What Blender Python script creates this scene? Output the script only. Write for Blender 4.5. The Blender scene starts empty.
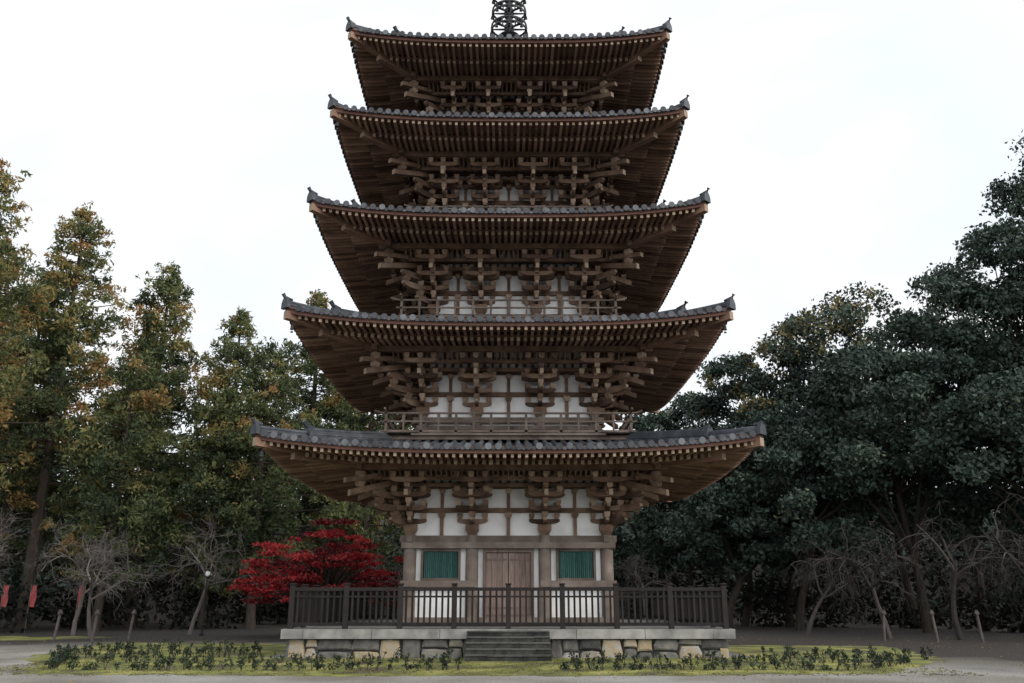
import bpy, math, random
import numpy as np
random.seed(7)
S = bpy.context.scene
S.view_settings.view_transform = 'Standard'
S.view_settings.look = 'None'
S.view_settings.exposure = 0

# ------------------------------------------------------------ materials
def ramp_mat(name, stops, nscale=3.0, nmix=0.35, rough=0.85, bump=0.0, bscale=20.0, transl=0.0, stretch=(1,1,1), detail=6, spec=0.3):
    m = bpy.data.materials.new(name); m.use_nodes = True
    nt = m.node_tree; N = nt.nodes; L = nt.links
    for n in list(N): N.remove(n)
    out = N.new('ShaderNodeOutputMaterial')
    b = N.new('ShaderNodeBsdfPrincipled')
    b.inputs['Roughness'].default_value = rough
    b.inputs['Specular IOR Level'].default_value = spec
    at = N.new('ShaderNodeAttribute'); at.attribute_name = 'tint'
    tc = N.new('ShaderNodeTexCoord')
    mp = N.new('ShaderNodeMapping'); mp.inputs['Scale'].default_value = stretch
    L.new(tc.outputs['Object'], mp.inputs['Vector'])
    nz = N.new('ShaderNodeTexNoise'); nz.inputs['Scale'].default_value = nscale; nz.inputs['Detail'].default_value = detail
    L.new(mp.outputs['Vector'], nz.inputs['Vector'])
    sub = N.new('ShaderNodeMath'); sub.operation = 'SUBTRACT'; sub.inputs[1].default_value = 0.5
    L.new(nz.outputs['Fac'], sub.inputs[0])
    ma = N.new('ShaderNodeMath'); ma.operation = 'MULTIPLY_ADD'; ma.inputs[1].default_value = nmix*2.5
    L.new(sub.outputs[0], ma.inputs[0]); L.new(at.outputs['Fac'], ma.inputs[2])
    cr = N.new('ShaderNodeValToRGB')
    el = cr.color_ramp.elements
    while len(el) < len(stops): el.new(0.5)
    for e, (p, c) in zip(el, stops):
        e.position = p; e.color = (c[0], c[1], c[2], 1)
    L.new(ma.outputs[0], cr.inputs['Fac'])
    L.new(cr.outputs['Color'], b.inputs['Base Color'])
    if bump > 0:
        n2 = N.new('ShaderNodeTexNoise'); n2.inputs['Scale'].default_value = bscale; n2.inputs['Detail'].default_value = 8
        L.new(mp.outputs['Vector'], n2.inputs['Vector'])
        bp = N.new('ShaderNodeBump'); bp.inputs['Strength'].default_value = bump; bp.inputs['Distance'].default_value = 0.03
        L.new(n2.outputs['Fac'], bp.inputs['Height']); L.new(bp.outputs['Normal'], b.inputs['Normal'])
    if transl > 0:
        tr = N.new('ShaderNodeBsdfTranslucent'); L.new(cr.outputs['Color'], tr.inputs['Color'])
        mx = N.new('ShaderNodeMixShader'); mx.inputs[0].default_value = transl
        L.new(b.outputs[0], mx.inputs[1]); L.new(tr.outputs[0], mx.inputs[2]); L.new(mx.outputs[0], out.inputs[0])
    else:
        L.new(b.outputs[0], out.inputs[0])
    return m

M_wood = ramp_mat('weathered_wood', [(0,(0.06,0.036,0.025)),(0.35,(0.145,0.09,0.062)),(0.7,(0.25,0.17,0.12)),(1,(0.37,0.27,0.20))], 2.2, 0.45, 0.85, 0.25, 14)
M_wood2 = ramp_mat('silvered_wood', [(0,(0.06,0.045,0.038)),(0.4,(0.135,0.105,0.088)),(0.75,(0.22,0.182,0.155)),(1,(0.32,0.28,0.245))], 1.8, 0.55, 0.88, 0.3, 16)
M_raft = ramp_mat('rafter_wood', [(0,(0.085,0.048,0.034)),(0.5,(0.22,0.13,0.092)),(1,(0.36,0.23,0.165))], 1.4, 0.5, 0.85)
M_end = ramp_mat('wood_end_grain', [(0,(0.18,0.13,0.09)),(1,(0.44,0.34,0.25))], 5, 0.4, 0.9)
M_red = ramp_mat('eave_fascia_wood', [(0,(0.08,0.036,0.028)),(1,(0.16,0.085,0.066))], 2, 0.5, 0.8)
M_tile = ramp_mat('grey_roof_tile', [(0,(0.018,0.021,0.026)),(0.5,(0.044,0.050,0.060)),(1,(0.13,0.14,0.155))], 2.5, 0.6, 0.5, 0.15, 30, spec=0.4)
M_plas = ramp_mat('white_plaster', [(0,(0.42,0.40,0.38)),(0.5,(0.72,0.715,0.71)),(1,(0.84,0.84,0.85))], 1.6, 0.5, 0.9)
M_green = ramp_mat('green_lattice_paint', [(0,(0.035,0.10,0.092)),(1,(0.08,0.19,0.17))], 6, 0.4, 0.7)
M_dark = ramp_mat('interior_shade_black', [(0,(0.01,0.01,0.01)),(1,(0.02,0.02,0.018))], 2, 0.2)
M_door = ramp_mat('door_planks', [(0,(0.10,0.072,0.062)),(0.5,(0.19,0.14,0.12)),(1,(0.28,0.215,0.185))], 5, 0.5, 0.85, 0.2, 30, stretch=(4,4,0.5))
M_fence = ramp_mat('fence_wood', [(0,(0.008,0.007,0.007)),(1,(0.027,0.022,0.021))], 3, 0.5, 0.85, 0.2)
M_stone = ramp_mat('base_stone', [(0,(0.05,0.05,0.05)),(0.3,(0.15,0.145,0.135)),(0.5,(0.25,0.23,0.19)),(0.7,(0.33,0.26,0.16)),(0.85,(0.31,0.30,0.285)),(1,(0.44,0.43,0.41))], 5, 0.25, 0.9, 0.9, 12)
M_slab = ramp_mat('granite_slab', [(0,(0.11,0.11,0.11)),(0.5,(0.23,0.224,0.21)),(1,(0.34,0.33,0.31))], 3, 0.7, 0.85, 0.3, 30)
M_step = ramp_mat('step_stone', [(0,(0.018,0.020,0.018)),(1,(0.095,0.093,0.083))], 5, 0.6, 0.9, 0.6, 20)
M_bronze = ramp_mat('aged_bronze', [(0,(0.015,0.017,0.018)),(1,(0.045,0.05,0.05))], 5, 0.5, 0.6)
M_bark = ramp_mat('tree_bark', [(0,(0.025,0.02,0.016)),(1,(0.09,0.07,0.055))], 4, 0.5, 0.95, 0.6, 15, stretch=(3,3,0.6))
M_bare = ramp_mat('grey_twig_bark', [(0,(0.065,0.055,0.05)),(1,(0.18,0.157,0.145))], 5, 0.4, 0.95)
M_bared = ramp_mat('dark_twig_bark', [(0,(0.028,0.024,0.022)),(1,(0.08,0.07,0.065))], 5, 0.4, 0.95)
M_cedar = ramp_mat('cedar_foliage', [(0,(0.036,0.052,0.027)),(0.35,(0.09,0.115,0.048)),(0.6,(0.175,0.18,0.066)),(0.8,(0.27,0.20,0.075)),(1,(0.33,0.17,0.065))], 0.35, 0.36, 0.8, transl=0.28)
M_broad = ramp_mat('evergreen_foliage', [(0,(0.022,0.036,0.029)),(0.4,(0.052,0.078,0.060)),(0.75,(0.09,0.12,0.085)),(1,(0.24,0.185,0.065))], 0.3, 0.3, 0.75)
M_under = ramp_mat('canopy_shade_foliage', [(0,(0.004,0.006,0.004)),(1,(0.014,0.019,0.011))], 0.3, 0.3, 0.9)  # near-black leaves: shade under the canopy put into their colour
M_maple = ramp_mat('red_maple_leaves', [(0,(0.09,0.006,0.009)),(0.5,(0.29,0.017,0.026)),(1,(0.48,0.05,0.045))], 0.8, 0.4, 0.7, transl=0.3)
M_shrub = ramp_mat('shrub_leaves', [(0,(0.010,0.019,0.010)),(0.6,(0.026,0.043,0.020)),(1,(0.08,0.09,0.035))], 1.5, 0.4, 0.6)
M_moss = ramp_mat('moss_grass', [(0,(0.075,0.060,0.042)),(0.3,(0.10,0.10,0.04)),(0.6,(0.16,0.17,0.042)),(0.85,(0.26,0.25,0.075)),(1,(0.29,0.24,0.14))], 0.8, 1.0, 0.95, 0.9, 25)
M_cloth = ramp_mat('red_cloth', [(0,(0.25,0.03,0.04)),(1,(0.45,0.12,0.12))], 3, 0.4)
M_white = ramp_mat('lamp_glass', [(0,(0.7,0.7,0.68)),(1,(0.8,0.8,0.8))], 3, 0.1, 0.3)

def ground_mat():
    m = bpy.data.materials.new('gravel_and_forest_floor'); m.use_nodes = True
    nt = m.node_tree; N = nt.nodes; L = nt.links
    b = N['Principled BSDF']; b.inputs['Roughness'].default_value = 0.95
    tc = N.new('ShaderNodeTexCoord')
    n1 = N.new('ShaderNodeTexNoise'); n1.inputs['Scale'].default_value = 0.35; n1.inputs['Detail'].default_value = 8
    n2 = N.new('ShaderNodeTexNoise'); n2.inputs['Scale'].default_value = 28; n2.inputs['Detail'].default_value = 8
    vo = N.new('ShaderNodeTexVoronoi'); vo.inputs['Scale'].default_value = 22
    for n in (n1, n2, vo): L.new(tc.outputs['Object'], n.inputs['Vector'])
    c1 = N.new('ShaderNodeValToRGB'); e = c1.color_ramp.elements
    e[0].position = 0.3; e[0].color = (0.17,0.16,0.145,1); e[1].position = 0.7; e[1].color = (0.38,0.365,0.34,1)
    L.new(n2.outputs['Fac'], c1.inputs['Fac'])
    c1b = N.new('ShaderNodeValToRGB'); e = c1b.color_ramp.elements
    e[0].position = 0.38; e[0].color = (0.55,0.53,0.48,1); e[1].position = 0.62; e[1].color = (1,1,1,1)
    L.new(n1.outputs['Fac'], c1b.inputs['Fac'])
    mu = N.new('ShaderNodeMix'); mu.data_type='RGBA'; mu.blend_type='MULTIPLY'; mu.inputs['Factor'].default_value = 1
    L.new(c1.outputs['Color'], mu.inputs['A']); L.new(c1b.outputs['Color'], mu.inputs['B'])
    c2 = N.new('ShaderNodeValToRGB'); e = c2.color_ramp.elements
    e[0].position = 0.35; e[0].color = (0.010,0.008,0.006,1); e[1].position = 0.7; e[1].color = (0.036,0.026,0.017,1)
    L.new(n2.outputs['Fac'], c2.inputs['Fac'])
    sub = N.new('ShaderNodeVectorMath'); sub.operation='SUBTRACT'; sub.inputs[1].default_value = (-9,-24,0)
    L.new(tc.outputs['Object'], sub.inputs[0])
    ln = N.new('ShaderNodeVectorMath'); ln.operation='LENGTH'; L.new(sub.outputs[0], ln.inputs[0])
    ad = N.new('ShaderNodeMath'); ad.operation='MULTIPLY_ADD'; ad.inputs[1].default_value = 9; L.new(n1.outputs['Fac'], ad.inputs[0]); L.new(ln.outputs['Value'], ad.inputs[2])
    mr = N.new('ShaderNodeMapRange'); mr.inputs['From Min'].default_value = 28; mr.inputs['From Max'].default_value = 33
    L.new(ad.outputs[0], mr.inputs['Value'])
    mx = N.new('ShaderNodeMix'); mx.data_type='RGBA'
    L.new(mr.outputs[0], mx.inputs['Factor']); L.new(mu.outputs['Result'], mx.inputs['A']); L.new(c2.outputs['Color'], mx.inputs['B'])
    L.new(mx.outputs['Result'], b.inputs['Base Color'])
    bp = N.new('ShaderNodeBump'); bp.inputs['Strength'].default_value = 0.8; bp.inputs['Distance'].default_value = 0.03
    L.new(vo.outputs['Distance'], bp.inputs['Height']); L.new(bp.outputs['Normal'], b.inputs['Normal'])
    return m
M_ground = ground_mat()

# ------------------------------------------------------------ mesh builder
class MB:
    def __init__(s): s.V=[]; s.F=[]; s.T=[]; s.M=[]
    def add(s, vs, fs, tint=0.5, mat=0, fm=None):
        n=len(s.V); s.V.extend(vs)
        for i,f in enumerate(fs):
            s.F.append([n+j for j in f]); s.T.append(tint)
            s.M.append(mat if fm is None or i not in fm else fm[i])
    def beam(s, p0, p1, w, h, tint=None, mat=0, endmat=None, up=None):
        if tint is None: tint = random.random()
        p0=np.array(p0,float); p1=np.array(p1,float); d=p1-p0
        if abs(d[0])+abs(d[1])<1e-6: a=np.array([1,0,0.]); u=np.array([0,1.,0])
        else:
            a=np.array([-d[1],d[0],0]); a/=np.linalg.norm(a); u=np.array([0,0,1.])
        vs=[]
        for p in (p0,p1):
            for (i,j) in ((-1,-1),(1,-1),(1,1),(-1,1)):
                vs.append(tuple(p+a*w/2*i+u*h/2*j))
        fs=[(0,1,2,3),(7,6,5,4),(0,4,5,1),(1,5,6,2),(2,6,7,3),(3,7,4,0)]
        s.add(vs,fs,tint,mat,{0:endmat,1:endmat} if endmat is not None else None)
    def tube(s, pts, rads, n=6, tint=None, mat=0, cap=True):
        if tint is None: tint=random.random()
        pts=[np.array(p,float) for p in pts]; vs=[]; fs=[]
        for i,p in enumerate(pts):
            d=(pts[min(i+1,len(pts)-1)]-pts[max(i-1,0)]); d/=max(1e-9,np.linalg.norm(d))
            ref=np.array([1,0,0.]) if abs(d[2])>0.7 else np.array([0,0,1.])
            a=np.cross(d,ref); a/=np.linalg.norm(a); b=np.cross(d,a)
            for k in range(n):
                t=2*math.pi*k/n
                vs.append(tuple(p+rads[i]*(a*math.cos(t)+b*math.sin(t))))
        for i in range(len(pts)-1):
            for k in range(n):
                k2=(k+1)%n
                fs.append((i*n+k,i*n+k2,(i+1)*n+k2,(i+1)*n+k))
        if cap:
            fs.append(tuple(range(n))); fs.append(tuple((len(pts)-1)*n+k for k in range(n)))
        s.add(vs,fs,tint,mat)
    def lathe(s, c, prof, n=20, tint=0.5, mat=0):
        vs=[];fs=[]
        for (r,z) in prof:
            for k in range(n):
                t=2*math.pi*k/n; vs.append((c[0]+r*math.cos(t),c[1]+r*math.sin(t),z))
        for i in range(len(prof)-1):
            for k in range(n):
                k2=(k+1)%n; fs.append((i*n+k,i*n+k2,(i+1)*n+k2,(i+1)*n+k))
        fs.append(tuple(range(n))); fs.append(tuple((len(prof)-1)*n+k for k in range(n)))
        s.add(vs,fs,tint,mat)
    def build(s, name, mats, parent=None, smooth=False):
        me=bpy.data.meshes.new(name)
        me.from_pydata(s.V,[],s.F)
        for m in mats: me.materials.append(m)
        me.polygons.foreach_set('material_index', s.M)
        at=me.attributes.new('tint','FLOAT','FACE'); at.data.foreach_set('value', s.T)
        if smooth: me.polygons.foreach_set('use_smooth',[True]*len(s.F))
        me.update()
        ob=bpy.data.objects.new(name,me); S.collection.objects.link(ob)
        if parent: ob.parent=parent
        return ob
def empty(name, loc=(0,0,0)):
    e=bpy.data.objects.new(name,None); e.empty_display_size=0.5; S.collection.objects.link(e)
    return e

class Fr:
    def __init__(f, O, Sx, Ox, par=0): f.O=O; f.S=Sx; f.U=Ox; f.par=par
    def p(f,s,o,z): return (f.O[0]+s*f.S[0]+o*f.U[0], f.O[1]+s*f.S[1]+o*f.U[1], z)
SIDES=[Fr((0,0),(1,0),(0,-1),0),Fr((0,0),(0,1),(1,0),1),Fr((0,0),(-1,0),(0,1),0),Fr((0,0),(0,-1),(-1,0),1)]
def fbox(mb,f,s0,s1,o0,o1,z0,z1,tint=None,mat=0):
    if tint is None: tint=random.random()
    vs=[f.p(s,o,z) for z in (z0,z1) for (s,o) in ((s0,o0),(s1,o0),(s1,o1),(s0,o1))]
    mb.add(vs,[(0,1,2,3),(4,5,6,7),(0,1,5,4),(1,2,6,5),(2,3,7,6),(3,0,4,7)],tint,mat)
def masu(mb,f,s,o,z,w=0.24,h=0.18,tint=None):
    if tint is None: tint=0.3+0.7*random.random()
    w+=0.007*f.par; z+=0.003*f.par
    vs=[]
    for (ww,zz) in ((w*0.62,z),(w,z+h*0.45),(w,z+h)):
        a=ww/2
        vs+=[f.p(s-a,o-a,zz),f.p(s+a,o-a,zz),f.p(s+a,o+a,zz),f.p(s-a,o+a,zz)]
    fs=[(0,1,2,3),(8,9,10,11)]
    for i in (0,4):
        for k in range(4): fs.append((i+k,i+(k+1)%4,i+4+(k+1)%4,i+4+k))
    mb.add(vs,fs,tint)
def arm(mb,f,axis,c0,c1,b,z,w=0.125,h=0.20,both=True,tint=None):
    if tint is None: tint=0.0+0.6*random.random()
    w+=0.007*f.par+(0.0035 if axis=='o' else 0); z+=0.004*f.par+(0.002 if axis=='o' else 0)
    ch=min(0.26,abs(c1-c0)*0.3)
    pr=[(c0,z+h),(c0,z+h*0.55)]+([(c0+ch*0.3,z+h*0.22),(c0+ch,z)] if both else [(c0,z)])+[(c1-ch,z),(c1-ch*0.3,z+h*0.22),(c1,z+h*0.55),(c1,z+h)]
    n=len(pr); vs=[]
    for q in (b-w/2,b+w/2):
        for (a,zz) in pr: vs.append(f.p(a,q,zz) if axis=='s' else f.p(q,a,zz))
    fs=[tuple(range(n)),tuple(range(n,2*n))]
    em={}
    for k in range(n):
        fs.append((k,(k+1)%n,n+(k+1)%n,n+k))
        a0=pr[k][0];a1=pr[(k+1)%n][0]
        if a0==a1: em[len(fs)-1]=1
    mb.add(vs,fs,tint,0,em)

pagoda=empty('five_story_pagoda')

# ---------------- platform
mb=MB()
for f in SIDES:
    x=-6.05
    while x<6.0:
        w=random.uniform(0.28,0.95); x1=min(6.05,x+w)
        if 6.05-x1<0.2: x1=6.05
        sp=random.uniform(0.16,0.34)
        rows=((-0.08,sp-0.01),(sp+0.01,0.50)) if random.random()<0.6 else ((-0.08,0.50),)
        for (z0,z1) in rows:
            d=random.uniform(-0.03,0.06); t=random.choice([0.02,0.12,0.18,0.24,0.3,0.4,0.5,0.66,0.75,0.92])
            j=lambda a: random.uniform(-a,a)
            base=[(x+j(.03),z0+j(.02)),(x1+j(.03),z0+j(.02)),(x1+j(.03),(z0+z1)/2+j(.03)),(x1-0.05+j(.04),z1-0.02+j(.015)),((x+x1)/2+j(.05),z1-0.002),(x+0.05+j(.04),z1-0.02+j(.015)),(x+j(.03),(z0+z1)/2+j(.03))]
            cx=sum(p[0] for p in base)/7; cz=sum(p[1] for p in base)/7
            vs=[]
            for (oo,sc) in ((5.8,1.0),(5.98,0.99),(6.03+d,0.92),(6.06+d,0.68)):
                for (a,b) in base: vs.append(f.p(cx+(a-cx)*sc,oo,cz+(b-cz)*sc))
            fs=[tuple(range(21,28))]
            for i in (0,7,14):
                for k in range(7): fs.append((i+k,i+(k+1)%7,i+7+(k+1)%7,i+7+k))
            mb.add(vs,fs,t)
        x=x1
mb.add([SIDES[0].p(a,b,z) for z in (0.0,0.49) for a,b in ((-5.95,-5.95),(5.95,-5.95),(5.95,5.95),(-5.95,5.95))],[(4,5,6,7),(0,1,5,4),(1,2,6,5),(2,3,7,6),(3,0,4,7)],0.0)
mb.build('stone_base',[M_stone],pagoda)
mb=MB()
for f in SIDES:
    n=6
    for i in range(n):
        a=-5.6+11.2*i/n; b=-5.6+11.2*(i+1)/n
        fbox(mb,f,a+0.006,b-0.006,5.6,6.2+random.uniform(-.006,.006),0.502,0.75+random.uniform(-.004,.004),random.uniform(0.3,0.8))
fbox(mb,SIDES[0],-5.594,5.594,-5.594,5.594,0.51,0.742,0.5)
for cx in (-1,1):
    for cy in (-1,1): fbox(mb,SIDES[0],*sorted((cx*5.603,cx*6.203)),*sorted((cy*5.603,cy*6.203)),0.5025,0.7515,0.5)
mb.build('platform_slab',[M_slab],pagoda)
mb=MB()
for i in range(5):
    z1=0.72-i*0.14
    xs_=[-1.12,-0.35+random.uniform(-.3,.3),0.45+random.uniform(-.3,.3),1.12]
    for k in range(3):
        o0=6.215 if i==0 else 6.215+0.25*i; o1=6.215+0.25*(i+1)+random.uniform(-.012,.012)
        zt=z1+random.uniform(-.008,.008); tt=random.random()
        fbox(mb,SIDES[0],xs_[k]+0.004,xs_[k+1]-0.006,o0,o1-0.03,-0.02,zt-0.035,tt*0.4)
        fbox(mb,SIDES[0],xs_[k]+0.004,xs_[k+1]-0.006,o0,o1,zt-0.034,zt,0.5+tt*0.5)  # treads paler than risers: light on the tops put into the stone colour
mb.build('stone_steps',[M_step],pagoda)

# ---------------- platform fence
mb=MB()
FH=6.0
for f in SIDES:
    q=0.003*f.par
    fbox(mb,f,-FH,FH,FH-0.05,FH+0.05,1.76,1.85+q,0.6)
    fbox(mb,f,-FH,FH,FH-0.035,FH+0.035,1.58,1.63+q,0.4)
    fbox(mb,f,-FH,FH,FH-0.04,FH+0.04,0.83,0.92+q,0.4)
    for i in range(8):
        s=-FH+i*FH/4
        fbox(mb,f,s-0.07,s+0.07,FH-0.07,FH+0.07,0.75,1.9,0.7)
        masu(mb,f,s,FH,1.902,0.17,0.06,0.7)
    n=int(2*FH/0.165)
    for i in range(1,n):
        s=-FH+2*FH*i/n+random.uniform(-.008,.008)
        if min(abs(s-(-FH+j*FH/4)) for j in range(9))<0.1: continue
        fbox(mb,f,s-0.028,s+0.028,FH-0.026,FH+0.026,0.90,1.77)
mb.build('platform_fence',[M_fence],pagoda)

# ---------------- storeys
ROOFS=[ # We, E, wall half, Wi, zi, lift
 (7.13,5.46,3.10,3.1,6.50,0.40),
 (6.68,9.35,2.85,2.85,10.45,0.40),
 (6.27,13.08,2.60,2.6,14.08,0.40),
 (5.91,16.73,2.32,2.3,17.68,0.36),
 (5.56,20.03,2.05,0.55,23.25,0.36)]
FLOORS=[0.75,6.60,10.56,14.16,17.76]
BALC=[0,4.0,3.69,3.40,3.1]

def build_roof(k,We,E,rw,Wi,zi,lift):
    zt=E+0.14
    PW=3.0
    def zs(s,r):
        t=(We-r)/(We-Wi); u=min(1,abs(s)/max(r,1e-4))
        t=max(t,-0.03)
        return zt+(zi-zt)*(0.78*t+0.22*t*abs(t))+lift*u**PW*(1-min(1,max(0,t)))**1.6
    mb=MB(); nu=28; nv=9
    for f in SIDES:
        vs=[];fs=[]
        for j in range(nv+1):
            r=We+(Wi-We)*j/nv
            for i in range(nu+1):
                u=-1+2*i/nu; vs.append(f.p(u*r,r,zs(u*r,r)))
        for j in range(nv):
            for i in range(nu):
                a=j*(nu+1)+i; fs.append((a,a+1,a+nu+2,a+nu+1))
        mb.add(vs,fs,0.1)
        sp=0.285; n=int((We-0.1)/sp)
        for i in range(-n,n+1):
            s=i*sp+random.uniform(-.006,.006); rin=max(abs(s)+0.12,Wi)
            if rin>We-0.1: continue
            m=max(2,int((We-rin)/0.55)+1); R=0.085
            jz=random.uniform(-.010,.010)
            vs=[];fs=[];q=5
            for j in range(m+1):
                r=(We+0.06)+(rin-We-0.06)*j/m; z=zs(s,r)+jz
                for a in range(q+1):
                    t=math.pi*a/q; vs.append(f.p(s+R*math.cos(t),r,z+R*math.sin(t)*1.15+0.012))
            for j in range(m):
                for a in range(q):
                    b=j*(q+1)+a; fs.append((b,b+1,b+q+2,b+q+1))
            mb.add(vs,fs,random.uniform(0.15,0.85))
            z=zs(s,We)+0.02+jz; c=[f.p(s+0.098*math.cos(t*math.pi/5),We+0.075,z+0.098*math.sin(t*math.pi/5)) for t in range(10)]
            c2=[f.p(s+0.098*math.cos(t*math.pi/5),We+0.03,z+0.098*math.sin(t*math.pi/5)) for t in range(10)]
            mb.add(c+c2,[tuple(range(10))]+[(t,(t+1)%10,10+(t+1)%10,10+t) for t in range(10)],random.uniform(0.1,0.9))
            if abs(s+sp/2)<We-0.15:
                sm_=s+sp/2; z=zs(sm_,We)
                mb.add([f.p(sm_-0.1,We+0.05,z+0.02),f.p(sm_,We+0.05,z-0.02),f.p(sm_+0.1,We+0.05,z+0.02),f.p(sm_+0.1,We+0.05,z-0.05),f.p(sm_,We+0.05,z-0.085),f.p(sm_-0.1,We+0.05,z-0.05)],[(0,1,4,5),(1,2,3,4)],random.uniform(0.1,0.7))
    for f in SIDES:
        def hp(r,dz): return f.p(r,r,zs(r,r)+dz)
        def ridge(r0,r1,w,h,base=0.0):
            n=8
            for j in range(n):
                a=r0+(r1-r0)*j/n; b=r0+(r1-r0)*(j+1)/n
                mb.beam(hp(a,base+h/2),hp(b,base+h/2),w,h,random.uniform(0.1,0.5))
                mb.beam(hp(a,base+h*0.55),hp(b,base+h*0.55),w+0.05,0.02,0.6)
            mb.tube([hp(r0+(r1-r0)*j/n,base+h+0.03) for j in range(n+1)],[0.075]*(n+1),7,0.5)
        rm_=We-1.25 if k<4 else We-1.5
        ridge(We-0.05,rm_,0.18,0.13)
        ridge(rm_,Wi,0.24,0.24)
        for (r,sc) in ((We-0.05,0.72),(rm_,0.9)):
            w=0.24*sc
            fx=Fr((f.S[0]*r+f.U[0]*r, f.S[1]*r+f.U[1]*r),((f.S[0]-f.U[0])/math.sqrt(2),(f.S[1]-f.U[1])/math.sqrt(2)),((f.S[0]+f.U[0])/math.sqrt(2),(f.S[1]+f.U[1])/math.sqrt(2)))
            z0=zs(r,r)
            pr=[(-w,-0.04),(-w*0.95,0.2*sc),(-w*0.55,0.36*sc),(0,0.44*sc),(w*0.55,0.36*sc),(w*0.95,0.2*sc),(w,-0.04)]
            vs=[fx.p(a,b,z0+zz) for b in (0.0,0.11) for (a,zz) in pr]
            n=len(pr)
            mb.add(vs,[tuple(range(n)),tuple(range(n,2*n))]+[(q,(q+1)%n,n+(q+1)%n,n+q) for q in range(n)],0.35)
            mb.tube([fx.p(0,-0.15,z0+0.36*sc),fx.p(0,0.1,z0+0.42*sc),fx.p(0,0.24*sc,z0+0.56*sc)],[0.07*sc,0.075*sc,0.085*sc],8,0.4)
    mb.build('roof_tiles_%d'%(k+1),[M_tile],pagoda)

    rp=rw+1.45; rm=We-1.0
    zf=lambda r: E-0.14+0.09*(We-r)
    zbm=zf(rm)-0.14
    zb=lambda r: zbm+0.16*(rm-r)
    q=lambda r: min(1,max(0,(r-rp)/(We-rp)))
    LL=lambda s,r: lift*min(1,abs(s)/max(r,0.01))**PW*q(r)
    mb=MB()
    for f in SIDES:
        for (fn,ra,rb,m) in ((lambda r:zb(r)+0.135,rw-0.1,rm+0.02,6),(lambda r:zf(r)+0.125,rm-0.1,We-0.08,3)):
            vs=[];fs=[]
            for j in range(m+1):
                r=ra+(rb-ra)*j/m
                for i in range(nu+1):
                    u=-1+2*i/nu; vs.append(f.p(u*r,r,fn(r)+LL(u*r,r)))
            for j in range(m):
                for i in range(nu):
                    a=j*(nu+1)+i; fs.append((a,a+1,a+nu+2,a+nu+1))
            mb.add(vs,fs,0.3)
        sp=0.205; n=int((We-0.1)/sp)
        for i in range(-n,n):
            s=(i+0.5)*sp+random.uniform(-.008,.008); a0=abs(s)
            r0=max(rw-0.05,a0+0.08)
            if r0<rm-0.1:
                z0=zb(r0)+0.06+LL(s,r0); z1=zb(rm)+0.06+LL(s,rm)
                mb.beam(f.p(s,r0,z0),f.p(s,rm+random.uniform(-.015,.0),z1+random.uniform(-.006,.006)),0.10,0.125,random.uniform(0.1,0.95),0,1)
            r0=max(rm-0.25,a0+0.08); r1=We-0.10
            if r0<r1-0.08:
                mb.beam(f.p(s,r0,zf(r0)+0.055+LL(s,r0)),f.p(s,r1+random.uniform(-.015,.0),zf(r1)+0.055+LL(s,r1)),0.085,0.11,random.uniform(0.1,0.95),0,1)
    def ring(r0,r1,zfn,h,tint,mat):
        nn=30
        for f in SIDES:
            vs=[];fs=[]
            for i in range(nn+1):
                u=-1+2*i/nn
                for (r,dz) in ((r0,0),(r1,0),(r1,h),(r0,h)):
                    vs.append(f.p(u*r,r,zfn+LL(u*r,r1)+dz))
            for i in range(nn):
                for c in range(4):
                    fs.append((i*4+c,i*4+(c+1)%4,(i+1)*4+(c+1)%4,(i+1)*4+c))
            mb.add(vs,fs,tint,mat)
    ring(rm-0.10,rm-0.005,zb(rm)+0.125,0.075,0.5,2)
    ring(We-0.17,We-0.03,zf(We)+0.115,0.14,0.6,2)
    ring(We-0.10,We+0.02,zf(We)+0.258,0.05,0.2,0)
    for f in SIDES:
        pts=[rw-0.05,rp,(rp+rm)/2,rm+0.1]
        for a,b in zip(pts[:-1],pts[1:]):
            mb.beam(f.p(a,a,zb(a)+0.02+LL(a,a)),f.p(b,b,zb(b)+0.02+LL(b,b)),0.22,0.27,0.5,0,1)
        pts=[rm-0.3,(rm+We)/2,We-0.02]
        for a,b in zip(pts[:-1],pts[1:]):
            mb.beam(f.p(a,a,zf(a)+0.04+LL(a,a)),f.p(b,b,zf(b)+0.04+LL(b,b)),0.2,0.24,0.5,0,1)
    mb.build('eave_rafters_%d'%(k+1),[M_raft,M_end,M_red],pagoda)
    mb=MB()
    for f in SIDES:
        x,y,_=f.p(We-0.2,We-0.2,0); z=zf(We)+lift-0.1
        mb.tube([(x,y,z),(x,y,z-0.1)],[0.01,0.01],5)
        mb.lathe((x,y),[(0.02,z-0.10),(0.045,z-0.12),(0.052,z-0.22),(0.065,z-0.26)],10)
        mb.tube([(x,y,z-0.26),(x,y,z-0.31)],[0.007,0.007],4); mb.beam((x-0.04,y,z-0.34),(x+0.04,y,z-0.34),0.01,0.05)
    mb.build('wind_bells_%d'%(k+1),[M_bronze],pagoda)
    return rp, zb(rp), zb(rw)+0.14

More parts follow.
